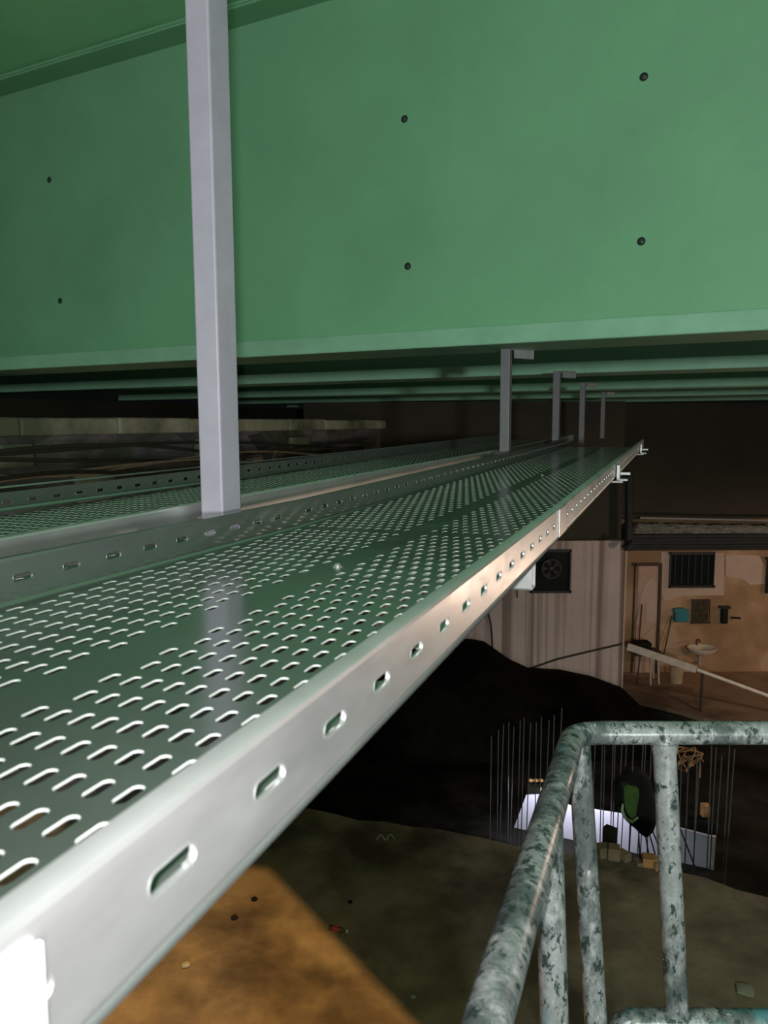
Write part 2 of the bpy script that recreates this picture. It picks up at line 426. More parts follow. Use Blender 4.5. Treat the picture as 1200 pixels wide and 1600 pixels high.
# ------------------------------------------------------------------ bridge: girders, deck
G = unit([math.sin(math.radians(-63.49)), math.cos(math.radians(-63.49)), 0])      # along a girder (to the left, receding)
Mn = np.array([-G[1]*-1, 0, 0]); Mn = unit([G[1], -G[0], 0]); Mn = Mn if Mn[1] > 0 else -Mn
Z = np.array([0, 0, 1.0])
dirh = unit([D1[0], D1[1], 0]); th_ = unit([T[0], T[1], 0])
UND, FT, WTOP = .42, .10, 2.50              # underside, flange thickness, web top (camera-relative)
GX = (G, Mn, Z)
lab = ['nearest green girder with its broad web filling the upper half and six dark bolt holes',
       'second green girder, just below and behind the broad nearest web',
       'third green girder, its lower flange seen under the second one',
       'fourth green girder, a thin dim band under the third flange',
       'farthest green girder, dimmest band above the dark end']
fronts = [3.96, 6.6, 9.9, 13.0, 16.2]
for i, c in enumerate(fronts):
    w = .48
    org = c*Mn
    ga = -9.0; gb = (-9.0-org.dot(th_))/G.dot(th_)
    g = thing('bridge_girder', lab[i], 'girder', org+UND*Z, 'green bridge girders')
    mb = MB(); mb.box((ga, 0, UND), (gb, w, UND+FT), GX, org); mb.build('lower_flange', EDGE, g, bevel=.008)
    mb = MB(); mb.box((ga, w/2-.03, UND+FT-.001), (gb, w/2+.03, WTOP), GX, org); web = mb.build('web', GREEN, g)
    mb = MB(); mb.box((ga, .02, WTOP), (gb, w-.02, WTOP+.04), GX, org); mb.build('upper_flange', GREEN, g, bevel=.006)
    if i == 0:
        mb = MB()                           # rough mastic seam along the flange and the weld fillet at the foot of the web
        for k in range(int((gb-ga)/.3)-1):
            a = ga+k*.3; r = .008+.009*random.random()
            mb.tube([org+a*G+(.02)*Mn+(WTOP+.022)*Z, org+(a+.31)*G+.02*Mn+(WTOP+.022)*Z], r, 6)
        mb.build('seam', GREEN, g, smooth=True)
        for (x, y) in [(632, 186), (637, 416), (1006, 120), (1002, 377), (77, 281), (94, 470)]:
            d = ray(x, y); cw = c+w/2-.03; p = d*cw/d.dot(Mn)
            ax = (G, Z, -Mn); bo = MB()
            bo.lathe([(.021, -.002), (.021, .0015), (.019, .002)], p, ax, 20); h_ = bo.build('bolt_hole', DARK, web, smooth=True)
            bo = MB(); bo.lathe([(.011, 0), (.011, .006), (.004, .008)], p+np.array([.002, 0, -.003]), ax, 6); bo.build('bolt', BOLT, web)
mb = MB(); zc = WTOP+.041
mb.prism([-15*G-6*Mn+zc*Z, 15*G-6*Mn+zc*Z, 15*G+24*Mn+zc*Z, -15*G+24*Mn+zc*Z], Z*.25)
struct(mb.build('ceiling', DECK))

# ------------------------------------------------------------------ hangers
PT = -3.71
pa = [5.83, 18.2, 26.6, 34.5, 45.0]
plab = ['tall lilac-grey hanger post nearest the camera, standing between the two trays',
        'second grey hanger post, bolted up under the nearest green girder',
        'third grey hanger post, hung from the second green girder',
        'fourth grey hanger post, small and dim, hung from the third girder',
        'farthest grey hanger post, barely showing against the dark end']
dirh = unit([D1[0], D1[1], 0]); th_ = unit([T[0], T[1], 0])
PX = (th_, dirh, Z)
tops = [zc, UND, UND, UND, UND]
for i, s in enumerate(pa):
    b = tp(s, PT, -1)
    a = thing('tray_hanger', plab[i], 'hanger post', b-.06*Z, 'grey tray hangers')
    zb = b[2]-.05
    mb = MB(); mb.box((-.027, -.0375, zb), (.027, .0375, tops[i]), PX, (b[0], b[1], 0)); up_ = mb.build('upright', LILAC if i == 0 else DIMPOST, a, bevel=.004)
    if i > 0:
        mb = MB()                           # angle bracket under the flange: plate and web
        e = unit(.62*th_+.78*dirh); ex = (e, np.cross(Z, e), Z)
        o = np.array([b[0], b[1], 0])+.02*th_
        mb.box((0, -.04, UND-.008), (.14, .04, UND), ex, o); mb.box((0, -.04, UND-.055), (.14, -.034, UND), ex, o)
        mb.hexa([o+.14*e+np.array([0, 0, UND-.055])-.04*ex[1], o+.146*e+np.array([0, 0, UND-.055])-.04*ex[1], o+.146*e+np.array([0, 0, UND-.055])+.04*ex[1], o+.14*e+np.array([0, 0, UND-.055])+.04*ex[1],
                 o+.14*e+UND*Z-.04*ex[1], o+.146*e+UND*Z-.04*ex[1], o+.146*e+UND*Z+.04*ex[1], o+.14*e+UND*Z+.04*ex[1]])
        mb.build('top_bracket', ZINC, a)
    if i < 3:
        # strut channel under both trays, open side up, its end showing past the tray side
        mb = MB(); q = .021; n_top = -.003
        o = np.array([b[0], b[1], b[2]-.006]); ta = (TL2-.25-PT)*H; tb = (TR-(.06 if i == 0 else .3)-PT)*H
        for lo, hi in (((ta, -q, -.045), (tb, q, -.042)), ((ta, -q, -.045), (tb, -q+.003, 0)), ((ta, q-.003, -.045), (tb, q, 0)), ((ta, -q, -.003), (tb, -q+.010, 0)), ((ta, q-.010, -.003), (tb, q, 0))):
            mb.box(lo, hi, PX, o+.02*dirh-.012*Z)
        mb.build('strut_channel', ZINC, a)
for sc_ in (14.2, 24.3):                    # hold-down clamps on the far tray's side
    o2 = tp(sc_, TR, -1)-.012*Z; mb = MB()
    mb.box((.004, -.026, -.003), (.018, .026, .066), PX, o2); mb.box((.004, -.026, -.003), (.05, .026, .006), PX, o2)
    mb.box((.018, -.008, .022), (.060, .008, .034), PX, o2); mb.box((-.10, -.02, -.012), (.03, .02, -.003), PX, o2)
    mb.build("clamp", ZINC, far, bevel=.002)['label'] = 'pale hold-down clamp on the tray side'

# ------------------------------------------------------------------ abutment wall with ledge and hanging cables
tw = -5.0                                   # distance of the wall to the left of the camera line
LX = (dirh, th_, Z)
mb = MB(); mb.box((-2, tw-.5, -4.0), (19, tw, -.08), LX); struct(mb.build('wall_left', STONE))
lg = MB()
for k in range(10):
    a = 2.4+1.18*k
    lg.box((a, tw-.45, -.09), (a+1.165, tw+.10+.03*random.random(), .055+.015*random.random()), LX)
struct(lg.build('trim_1', LEDGE, bevel=.02))
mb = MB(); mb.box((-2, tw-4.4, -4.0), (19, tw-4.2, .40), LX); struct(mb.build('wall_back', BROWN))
for k, (s, w, hh, nb) in enumerate([(4.6, .35, .20, 0), (5.4, .5, .28, 1), (6.3, .42, .24, 2), (7.3, .6, .22, 3), (8.4, .4, .18, 4), (5.9, .3, .16, 5), (9.6, .55, .2, 6)]):
    zt = -.14-.28*(k % 3)-.05*random.random()
    mb = MB(); mb.box((s, tw+.001, zt-hh), (s+w, tw+.05+.04*random.random(), zt), LX)
    names = ['pale squared stone at the near end of the dark abutment', 'broad pale stone under the second ledge block', 'greenish stone in the middle of the abutment, low course', 'long pale stone just right of the third ledge block', 'small pale stone beside the nearest post', 'small pale stone between the larger ones, lowest course', 'pale stone showing right of the nearest post']
    tag(mb.build('facing_stone', LEDGE, bevel=.03), names[k], 'stone', 'pale stones in the abutment')
def wire(name, pts, r, m, label, cat, group=None, n=6):
    mb = MB(); P = []
    for i in range(len(pts)-1):
        p0 = np.asarray(pts[max(i-1, 0)], float); p1 = np.asarray(pts[i], float); p2 = np.asarray(pts[i+1], float); p3 = np.asarray(pts[min(i+2, len(pts)-1)], float)
        for k in range(6):
            t = k/6; P.append(.5*((2*p1)+(-p0+p2)*t+(2*p0-5*p1+4*p2-p3)*t*t+(-p0+3*p1-3*p2+p3)*t**3))
    P.append(np.asarray(pts[-1], float))
    mb.tube(P, r, n); return tag(mb.build(name, m, smooth=True), label, cat, group)
def wl(s, z, out=.13): return s*dirh+(tw+out)*th_+z*Z
cl = ['highest black cable drooping along the abutment', 'second black cable from the top of the abutment', 'thick black cable in the middle of the abutment bundle', 'thin grey cable crossing the dark bundle', 'lowest pale brown cable sagging in front of the abutment', 'black cable just above the pale lowest one', 'black cable under the pale sagging one', 'short grey cable end curling beside the nearest post']
for k in range(7):
    z0 = -.13-.055*k; P = []
    for j in range(9):
        P.append(wl(2.5+1.25*j, z0-.06*math.sin(j*1.3+k*1.7)-.05*random.random()-.02*j, .10+.045*k))
    wire('cable', P, .018 if k not in (3, 4) else .012, CABLE2 if k in (3, 4) else CABLE, cl[k], 'cable', 'cables on the abutment')
wire('cable', [wl(8.0, -.62, .3), wl(8.3, -.6, .32), wl(8.55, -.5, .3), wl(8.7, -.34, .3)], .012, CABLE2, cl[7], 'cable', 'cables on the abutment')
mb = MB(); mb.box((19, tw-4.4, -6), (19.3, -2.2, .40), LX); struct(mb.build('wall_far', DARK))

# ------------------------------------------------------------------ ground
ed = [(-9, 10.9), (-4, 8.9), (-2, 8.0)]
for (x, y) in [(440, 1262), (480, 1265), (520, 1270), (560, 1280), (600, 1284), (640, 1291), (680, 1296), (720, 1305), (760, 1312), (800, 1320), (850, 1327), (900, 1335), (940, 1340), (1000, 1352), (1050, 1362), (1100, 1374), (1150, 1388), (1200, 1400)]:
    p = on_z(x, y, -4.0); ed.append((p[0]+random.uniform(-.02, .02), p[1]+random.uniform(-.03, .03)))
ed += [(5, 5.3), (9, 3.5)]
poly = [np.array([9, -5, -4.0]), np.array([-9, -5, -4.0])]+[np.array([x, y, -4.0]) for x, y in ed]
mb = MB(); mb.prism(poly, (0, 0, -1.8)); struct(mb.build('floor', SLAB))
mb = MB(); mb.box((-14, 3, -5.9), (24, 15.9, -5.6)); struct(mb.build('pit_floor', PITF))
yf = [on_z(x, y, -5.42) for x, y in [(960, 1085), (985, 1093), (1020, 1100), (1060, 1110), (1100, 1122), (1150, 1128), (1200, 1131)]]
poly = [np.array([p[0], p[1], -5.42]) for p in yf]+[np.array([20, 12.0, -5.42]), np.array([20, 16, -5.42]), np.array([4.7, 16, -5.42])]
mb = MB(); mb.prism(poly, (0, 0, -.25)); struct(mb.build('yard_floor', YARD))
mb = MB(); ej = []
for p, dx in zip(yf, (.0, .05, -.04, .06, .0, .05, 0)): ej.append(np.array([p[0]+.15, p[1]-.25+dx, -5.5]))
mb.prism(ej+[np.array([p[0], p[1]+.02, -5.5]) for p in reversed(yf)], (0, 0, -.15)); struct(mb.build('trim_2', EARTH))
# dark earth bank at the foot of the pale wall
ridge = [(560, 985), (640, 990), (700, 1000), (740, 1002), (760, 1008), (800, 1035), (830, 1048), (880, 1055), (930, 1062), (978, 1078), (1000, 1100)]
top = [on_y(x, y+random.uniform(-3, 3), 13.6) for x, y in ridge]
mb = MB(); vs = []; n = len(top)
for p in top: vs.append(p)
for p in top: vs.append(np.array([p[0], 13.9, p[2]-.02]))
for p in top: vs.append(np.array([p[0]+.2, 12.6, (p[2]-5.6)/2-.2]))
for p in top: vs.append(np.array([p[0]+.3, 11.9, -5.65]))
for p in top: vs.append(np.array([p[0], 13.9, -5.65]))
fs = []
for a, b in ((1, 0), (0, 2), (2, 3), (3, 4), (4, 1)):
    for i in range(n-1): fs.append((a*n+i, a*n+i+1, b*n+i+1, b*n+i))
fs += [(0, 1*n, 4*n, 3*n, 2*n), (n-1, 2*n-1, 5*n-1, 4*n-1, 3*n-1)]
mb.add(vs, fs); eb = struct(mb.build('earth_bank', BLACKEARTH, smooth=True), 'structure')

# small litter on the slab
def stone(name, p, r, m, label, cat, group=None, sq=.6):
    mb = MB(); prof = []
    nn = 9; vs = []; fs = []
    for i in range(6):
        ph = PI*i/5
        for k in range(nn):
            rr = r*(1+.22*math.sin(3.1*k+2*i+r*90)); vs.append((p[0]+rr*math.sin(ph)*math.cos(2*PI*k/nn), p[1]+rr*math.sin(ph)*math.sin(2*PI*k/nn), p[2]+sq*r*(1-math.cos(ph))))
    for i in range(5):
        for k in range(nn): fs.append((i*nn+k, i*nn+(k+1) % nn, (i+1)*nn+(k+1) % nn, (i+1)*nn+k))
    mb.add(vs, fs); return tag(mb.build(name, m, smooth=True), label, cat, group)
for (x, y, r, lb) in [(397, 1407, .028, 'small dark lump on the orange-lit concrete, upper one of two'), (547, 1411, .022, 'small dark lump by the edge of the orange light'), (366, 1436, .03, 'small dark lump on the orange-lit concrete, lower one of two'), (600, 1498, .018, 'tiny pebble on the dark slab below the litter'), (1165, 1548, .07, 'pale flattened crust of mortar on the slab at the lower right'), (290, 1510, .035, 'pale chip lying on the dirty concrete at the lower left'), (645, 1560, .02, 'pebble near the guard rail on the slab')]:
    m = EARTH if 'dark' in lb and 'pebble' not in lb else LEDGE
    stone('pebble', on_z(x, y, -4.0), r, m, lb, 'stone', None, .5 if r < .06 else .12)
p = on_z(528, 1452, -3.985); b = thing('plastic_bottle', 'small crushed bottle with a reddish label lying on the slab by the orange light', 'bottle', p)
bx = unit([1, -.35, 0]); ax = (np.cross(bx, Z), Z, bx)
mb = MB(); mb.lathe([(.01, -.08), (.022, -.075), (.022, .03), (.010, .055), (.010, .07)], p, ax, 12); mb.build('body', GLASSM, b, smooth=True)
mb = MB(); mb.lathe([(.0225, -.04), (.0228, -.038), (.0228, .01), (.0225, .012)], p, ax, 12); mb.build('label_band', RED, b, smooth=True)
mb = MB(); mb.lathe([(.012, .07), (.012, .085)], p, ax, 10); mb.build('cap', WHITE, b)
p = on_z(603, 1314, -3.99); wire('tie_wire', [p+np.array([-.09, 0, .01]), p+np.array([-.05, .02, .05]), p+np.array([0, 0, .01]), p+np.array([.04, .03, .05]), p+np.array([.09, 0, .01])], .006, PALEW, 'pale bent scrap of wire on the slab near its broken edge', 'wire')
p = on_z(255, 1135, -3.99); mb = MB()
for k in range(5):
    a = 2*PI*k/5; mb.hexa([p+np.array(v) for v in [(-.1+.05*k, -.1, 0), (.16, -.08-.02*k, 0), (.14, .12, .01), (-.12, .1, 0), (-.07, -.06, .09), (.10, -.05, .05+.01*k), (.08, .07, .1), (-.06, .06, .06)]])
p2 = MB(); p2.hexa([p+np.array(v) for v in [(-.22, -.2, 0), (.26, -.16, 0), (.22, .22, 0), (-.2, .18, 0), (-.12, -.1, .14), (.15, -.08, .09), (.12, .12, .16), (-.1, .1, .1)]])
tag(p2.build('plastic_bag', RED, bevel=.04), 'crumpled red plastic bag on the ground, seen through the tray slots', 'bag')
for k, (x, y, sx, rot) in enumerate([(947, 1342, .14, .2), (962, 1347, .11, -.3), (978, 1349, .08, .5), (1000, 1356, .06, .1), (1018, 1358, .13, -.2), (1030, 1362, .10, .3), (956, 1332, .07, .8)]):
    p = on_z(x, y, -4.0)+np.array([0, .06, 0]); c, s = math.cos(rot), math.sin(rot); mb = MB()
    hgt = [.10, .12, .08, .04, .09, .08, .22][k]
    mb.box((-sx/2, -.06, 0), (sx/2, .06, hgt), ((c, s, 0), (-s, c, 0), (0, 0, 1)), p)
    lb = ['broken brick on the slab edge below the dark jacket, first from the white board', 'broken brick beside the first one on the slab edge', 'small brick piece, third along the slab edge', 'thin chip of brick lying between the two brick groups', 'brick just left of the middle guard rail bar', 'orange-brown brick right beside the middle guard rail bar', 'dark upright block standing on the broken bricks'][k]
    tag(mb.build('broken_brick', BRICK if k < 4 else (ORANGE if k < 6 else EARTH), bevel=.012), lb, 'brick', 'bricks on the slab edge')

# ------------------------------------------------------------------ pit: board, bars, jacket, debris
bl = on_z(803, 1293, -5.6); br = on_z(1112, 1358, -5.6); bd = unit(br-bl); bn = np.cross(bd, Z)
zb = -5.6; L = np.linalg.norm(br-bl)
P = lambda a, z, t=0: bl+a*bd+np.array([0, 0, z])+t*bn
mb = MB(); pr = [P(0, 0), P(L, 0), P(L, .43), P(L*.62, .50), P(L*.3, .47), P(.40, .56), P(.16, .50), P(.02, .06)]
bo = thing('board', 'long lilac-white board standing at the back of the dark pit behind the thin bars', 'board', P(L/2, 0))
mb.prism(pr, -bn*.03); mb.build('panel', BOARD, bo)
mb = MB(); mb.box((L-.02, -.03, 0), (L+.03, .015, .44), (bd, bn, Z), bl); mb.build('edge_strip', PALEW, bo)
mb = MB(); mb.box((.36, .004, .0), (.43, .03, .66), (bd, bn, Z), bl); mb.build('batten', PALEW, bo)['label'] = 'pale wooden batten at the thin end of the board'
rng = random.Random(3)
bars = [(768, 1150, .0), (779, 1140, 0), (787, 1132, 0), (795, 1128, 0), (803, 1135, 0), (813, 1126, 0), (819, 1122, 0), (829, 1130, 0), (838, 1128, 0), (846, 1120, 0), (858, 1125, 0), (866, 1118, 0), (878, 1106, 0), (930, 1160, 0), (941, 1165, 0), (945, 1165, 0), (958, 1160, 0), (961, 1160, 0), (972, 1160, 0), (979, 1162, 0), (990, 1160, 0), (1005, 1160, 0), (1009, 1160, 0), (1018, 1162, 0), (1065, 1185, 0), (1076, 1180, 0), (1090, 1172, 0), (1094, 1180, 0), (1112, 1165, 0), (1119, 1168, 0), (1128, 1180, 0), (1140, 1165, 0), (1148, 1170, 0)]
for k, (x, y, ln) in enumerate(bars):
    g_ = .40+.25*rng.random()
    d = ray(x, y); q0 = bl+bn*-0; sgn = 1 if bn[1] < 0 else -1
    c0 = (bl+sgn*bn*g_); pt = d*(c0.dot(bn))/d.dot(bn)
    z1 = pt[2]; bot = np.array([pt[0]+rng.uniform(-.04, .02), pt[1], -5.6])
    mb = MB(); mb.tube([bot, pt], .007, 6)
    side = 'left of the guard rail corner' if x < 890 else ('between the guard rail corner and the middle bar' if x < 1040 else 'right of the middle guard rail bar')
    tag(mb.build('steel_bar', REBAR), 'thin upright steel bar in the pit, '+side, 'bar', 'pit bars '+side)
jc = on_y(993, 1262, 8.75)
for k, (x0, x1, y1) in enumerate([(986, 982, 1348), (997, 1000, 1345), (1004, 1016, 1348), (1008, 1028, 1350), (1012, 1050, 1372), (1060, 1085, 1352)]):
    mb = MB(); a = on_y(x0, 1280 if k < 5 else 1288, 8.72); b = on_y(x1, y1, 8.68); b[2] = max(b[2], -5.6)
    mb.tube([b, a], .009, 6); tag(mb.build('steel_bar', BLACK), ['bar under the jacket, first on its white board side', 'bar straight under the jacket', 'third bar fanning out under the jacket', 'fourth bar fanning out under the jacket', 'long bar leaning right from the jacket', 'black bar leaning across the grey end of the board'][k], 'bar', 'leaning bars under the jacket')
ja = thing('work_jacket', 'black and dark green work jacket with a pale lime band, hung over the pit bars', 'jacket', jc)
def blob(cx_, cy_, prof, Y, dep):
    mb = MB(); vs = []; fs = []; n = 14
    for (yy, xl, xr_) in prof:
        a = on_y(xl, yy, Y); b = on_y(xr_, yy, Y); c = (a+b)/2; rx = np.linalg.norm(b-a)/2
        for k in range(n):
            t = 2*PI*k/n; w = 1+.06*math.sin(3*t+yy)
            vs.append(c+np.array([rx*w*math.cos(t), dep*w*math.sin(t), 0]))
    for i in range(len(prof)-1):
        for k in range(n): fs.append((i*n+k, i*n+(k+1) % n, (i+1)*n+(k+1) % n, (i+1)*n+k))
    fs += [tuple(range(n)), tuple((len(prof)-1)*n+k for k in range(n))]
    return mb.add(vs, fs)
blob(0, 0, [(1204, 982, 1002), (1210, 972, 1012), (1222, 964, 1018), (1238, 961, 1021), (1254, 964, 1025), (1268, 970, 1027), (1279, 977, 1026), (1287, 984, 1025), (1294, 992, 1022), (1300, 998, 1012)], 8.75, .12).build('body', CLOTH, ja, smooth=True)
mb = MB()
gp = [(975, 1230), (982, 1228), (990, 1232), (998, 1233), (999, 1246), (996, 1262), (994, 1276), (986, 1280), (979, 1270), (976, 1256)]
mb.prism([on_y(x, y, 8.56) for x, y in gp], (0, .12, 0)); mb.build('panel', VEST, ja, bevel=.008)['label'] = 'dark green panel of the jacket'
mb = MB(); mb.tube([on_y(x, y, 8.56) for x, y in [(973, 1256), (972, 1266), (975, 1275), (981, 1282), (988, 1284), (993, 1280), (997, 1277)]], [.010, .016, .020, .022, .022, .018, .012], 6); mb.build('band', BAND, ja, smooth=True)['label'] = 'pale lime reflective band'
mb = MB(); p = on_y(1104, 1278, 9.6); mb.box((-.05, 0, 0), (.05, .1, .17), None, p); tag(mb.build('clay_block', ORANGE, bevel=.01), 'orange clay block on a dark shelf above the grey end of the board', 'block')
mb = MB(); a = on_y(1040, 1292, 9.75); mb.box((0, 0, -.02), (.62, .3, .17), ((bd), -bn*sgn, Z), a); tag(mb.build('timber_beam', EARTH, bevel=.01), 'dark timber lying above the grey end of the board', 'timber')
mb = MB(); a = on_y(800, 1262, 10.35)
p0 = on_y(820, 1232, 10.2)
for k, x in enumerate([829, 837, 845]):
    stone('clay_lump', on_y(x, 1222, 10.2), .035, ORANGE, ['bright clay lump on the timber at the thin end of the board, first', 'middle bright clay lump above the thin end of the board', 'bright clay lump nearest the guard rail, above the board'][k], 'lump', 'clay lumps above the board', .7)
mb = MB(); a = on_y(826, 1225, 10.2); mb.box((0, -.05, -.18), (.45, .10, 0), (bd, bn, Z), a); tag(mb.build('timber_beam', EARTH, bevel=.01), 'dark timber carrying the clay lumps above the board', 'timber')
for k in range(5):
    P_ = [on_y(1060+rng.uniform(-2, 40), 1165+rng.uniform(0, 50), 10+rng.uniform(-.1, .3)) for _ in range(6)]
    wire('twisted_wire', P_, .008, ORANGE, 'tangled rusty orange wire behind the middle guard rail bar', 'wire', 'tangled rusty wires')

# ------------------------------------------------------------------ building
cx0 = on_y(975, 900, 14)[0]
zt = on_y(900, 845, 14)[2]
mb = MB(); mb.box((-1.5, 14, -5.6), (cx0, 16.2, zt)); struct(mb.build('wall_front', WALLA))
mb = MB(); mb.box((cx0+.02, 16, -5.6), (21, 16.25, -2.05)); struct(mb.build('wall_right', WALLB))
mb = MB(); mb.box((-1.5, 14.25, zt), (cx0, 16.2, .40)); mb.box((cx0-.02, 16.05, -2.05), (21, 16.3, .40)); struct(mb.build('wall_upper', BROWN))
# eave over the yard
e0 = on_y(982, 835, 15.2); e1 = on_y(982, 857, 15.2)
mb = MB(); mb.box((e0[0]-.05, 15.1, e1[2]-.03), (21, 16.0, e0[2]))
for k in range(4): mb.box((e0[0]-.05, 15.06-.03*(k % 2), e1[2]+.065*k), (21, 15.1, e1[2]+.065*k+.035))
struct(mb.build('trim_3', ROOF))
y0 = 15.35
pts = [on_y(x, 826+.016*(x-985), y0) for x in (990, 1060, 1130, 1230)]+[np.array([12, y0, on_y(1230, 830, y0)[2]])]
PP = []
for i in range(len(pts)-1):
    for k in range(30): PP.append(pts[i]+(pts[i+1]-pts[i])*k/30)
fo = MB(); rr = [.10+.02*random.random() for _ in PP]; fo.tube([p+np.array([0, 0, random.uniform(-.012, .012)]) for p in PP], rr, 12)
tag(fo.build('insulated_pipe', FOIL), 'foil-wrapped pipe lying along the top of the dark eave', 'pipe')
mb = MB(); mb.tube([on_y(1000, 809, 15.5), on_y(1100, 811, 15.5), on_y(1200, 813.5, 15.5), np.array([12, 15.5, on_y(1200, 813.5, 15.5)[2]])], .022, 8); tag(mb.build('thin_pipe', ZINC), 'thin metal pipe running just above the foil-wrapped one', 'pipe')
mb = MB(); mb.tube([on_y(983, 735, 13.93), on_y(982, 860, 13.93)], .07, 10); mb.tube([on_y(979, 858, 13.7), on_y(990, 846, 13.7)], .06, 8)
tag(mb.build('drain_pipe', ROOF, smooth=True), 'dark upright drain pipe at the corner of the building, ending at the eave', 'pipe')
mb = MB(); mb.tube([on_y(993, 821, 14.9), on_y(986, 830, 14.6), on_y(984, 845, 14.2), on_y(979, 856, 13.9)], .05, 8); tag(mb.build('hose', plain('purple_grey_hose', (.10, .08, .12), .5), smooth=True), 'purple-grey hose end at the corner of the eave', 'hose')
def wbox(x0, y0, x1, y1, Y, t0=.0, t1=.04, mb=None):
    a = on_y(x0, y1, Y); b = on_y(x1, y0, Y); mb = mb or MB()
    return mb.box((a[0], Y-t1, a[2]), (b[0], Y-t0, b[2]))
# openings
def window(name, x0, y0, x1, y1, Y, bars_n):
    e = bpy.data.objects.new(name, None); C.objects.link(e); p = on_y((x0+x1)/2, y1, Y); e.location = (p[0], p[1], p[2]+CAMZ); e['kind'] = 'structure'
    mb = wbox(x0, y0, x1, y1, Y, -.0, .012); mb.build('pane', GLASS, e)
    f = MB(); w = 4
    wbox(x0, y0, x0+w, y1, Y, .0, .06, f); wbox(x1-w, y0, x1, y1, Y, 0, .06, f); wbox(x0, y1-w, x1, y1, Y, 0, .06, f); wbox(x0, y0, x1, y0+w, Y, 0, .06, f); f.build('frame', BLACK, e)
    f = MB()
    for k in range(bars_n):
        x = x0+(x1-x0)*(k+1)/(bars_n+1); wbox(x-.6, y0, x+.6, y1, Y, .012, .03, f)
    f.build('window_bars', BLACK, e)
    return e
window('window_1', 828, 858, 892, 926, 14, 4); window('window_2', 1044, 862, 1116, 918, 16, 6); window('window_3', 1195, 870, 1240, 926, 16, 3)
fc = on_y(861, 888, 13.93); fan = thing('exhaust_fan', 'round black exhaust fan set in the window of the streaked wall', 'fan', fc)
ax = (np.array([1, 0, 0]), Z, np.array([0, -1, 0]))
mb = MB(); mb.lathe([(.17, 0), (.19, .01), (.19, .05), (.165, .05), (.165, .01)], fc, ax, 28); mb.build('housing', BLACK, fan, smooth=True)
mb = MB()
for k in range(5):
    a = 2*PI*k/5; u = np.array([math.cos(a), 0, math.sin(a)]); v = np.array([-math.sin(a), 0, math.cos(a)])
    mb.hexa([fc+np.array([0, -.02, 0])+q for q in [.03*u-.02*v, .15*u-.05*v, .15*u+.05*v, .03*u+.02*v, .03*u-.02*v+np.array([0, -.01, 0]), .15*u-.05*v+np.array([0, -.02, 0]), .15*u+.05*v+np.array([0, -.004, 0]), .03*u+.02*v+np.array([0, -.01, 0])]])
mb.build('blades', CLOTH, fan)
mb = MB(); mb.lathe([(.04, .015), (.04, .05), (.02, .055)], fc, ax, 14); mb.build('hub', BLACK, fan, smooth=True)
# door and patches of lighter plaster
d = bpy.data.objects.new('door_1', None); C.objects.link(d); p = on_y(1009, 1050, 16); d.location = (p[0], p[1], p[2]+CAMZ); d['kind'] = 'structure'
wbox(991, 884, 1027, 1056, 16, 0, .03).build('door_leaf', PEACH, d)
f = MB(); wbox(987, 880, 991, 1056, 16, 0, .05, f); wbox(1027, 880, 1030, 1056, 16, 0, .05, f); wbox(987, 879, 1030, 884, 16, 0, .05, f); f.build('door_frame', WOODD, d)
f = MB()
f.prism([on_y(x, y, 15.969) for x, y in [(993, 976), (998, 950), (1005, 920), (1012, 906), (1020, 903), (1026, 910), (1026, 970), (1010, 972), (1009, 940), (1004, 950), (1000, 976)]], (0, -.006, 0)); f.build('pale_patch', PATCH, d)
f = MB(); f.prism([on_y(x, y, 15.999) for x, y in [(1033, 862), (1131, 864), (1131, 930), (1065, 931), (1037, 940), (1033, 925)]], (0, -.01, 0)); f.prism([on_y(x, y, 15.998) for x, y in [(1134, 866), (1186, 868), (1194, 884), (1194, 912), (1172, 914), (1160, 905), (1134, 900)]], (0, -.008, 0)); struct(f.build('wall_patch', PATCH))
f = MB(); wbox(972, 846, 977.5, 1076, 13.99, 0, .03, f); struct(f.build('trim_4', PATCH))
mb = MB(); mb.tube([on_y(x, y, 13.985) for x, y in [(824, 1046), (870, 1030), (920, 1018), (972, 1006)]], .022, 6); tag(mb.build('wall_cable', CABLE), 'dark cable fixed slantwise low on the streaked wall', 'cable')
mb = MB(); P_ = [on_y(x, y, 13.97) for x, y in [(761, 950), (767, 975), (769, 1000), (770, 1032)]]; mb.tube(P_, .018, 6); tag(mb.build('wall_cable', CABLE), 'dark cable hanging straight down the streaked wall below the tray', 'cable')
mb = MB(); mb.tube([on_y(808, 918, 13.97), on_y(808, 934, 13.97)], .012, 6); tag(mb.build('wall_cable', CABLE), 'short cable stub on the streaked wall beside the black window', 'cable')
wire('washing_line', [on_y(x, y, 15.995) for x, y in [(1043, 867), (1075, 872), (1116, 873), (1180, 868)]], .006, PALEW, 'thin pale line strung across the barred window', 'line')
# yard things against the wall
tb = thing('towel_dispenser', 'teal plastic dispenser box on the yard wall, beside the mirror', 'dispenser', on_y(1062, 970, 15.9))
wbox(1051, 951, 1074, 970, 16, 0, .14).build('case', TEAL, tb, bevel=.03)
f = MB(); a = on_y(1062, 951, 15.93); f.lathe([(.15, -.05), (.15, .05)], on_y(1062.5, 953, 15.93), (np.array([1, 0, 0]), .3*Z, np.array([0, 1, 0])), 20); f.build('lid', TEAL, tb, smooth=True)
mi_ = thing('mirror', 'small mottled mirror on the yard wall above the sink', 'mirror', on_y(1094, 973, 15.95))
wbox(1081, 938, 1107, 972, 16, 0, .03).build('glass', GLASSM, mi_); f = MB(); wbox(1079, 936, 1081, 974, 16, 0, .04, f); wbox(1107, 936, 1109, 974, 16, 0, .04, f); wbox(1079, 936, 1109, 938, 16, 0, .04, f); wbox(1079, 972, 1109, 974, 16, 0, .04, f); f.build('frame', WOODD, mi_)
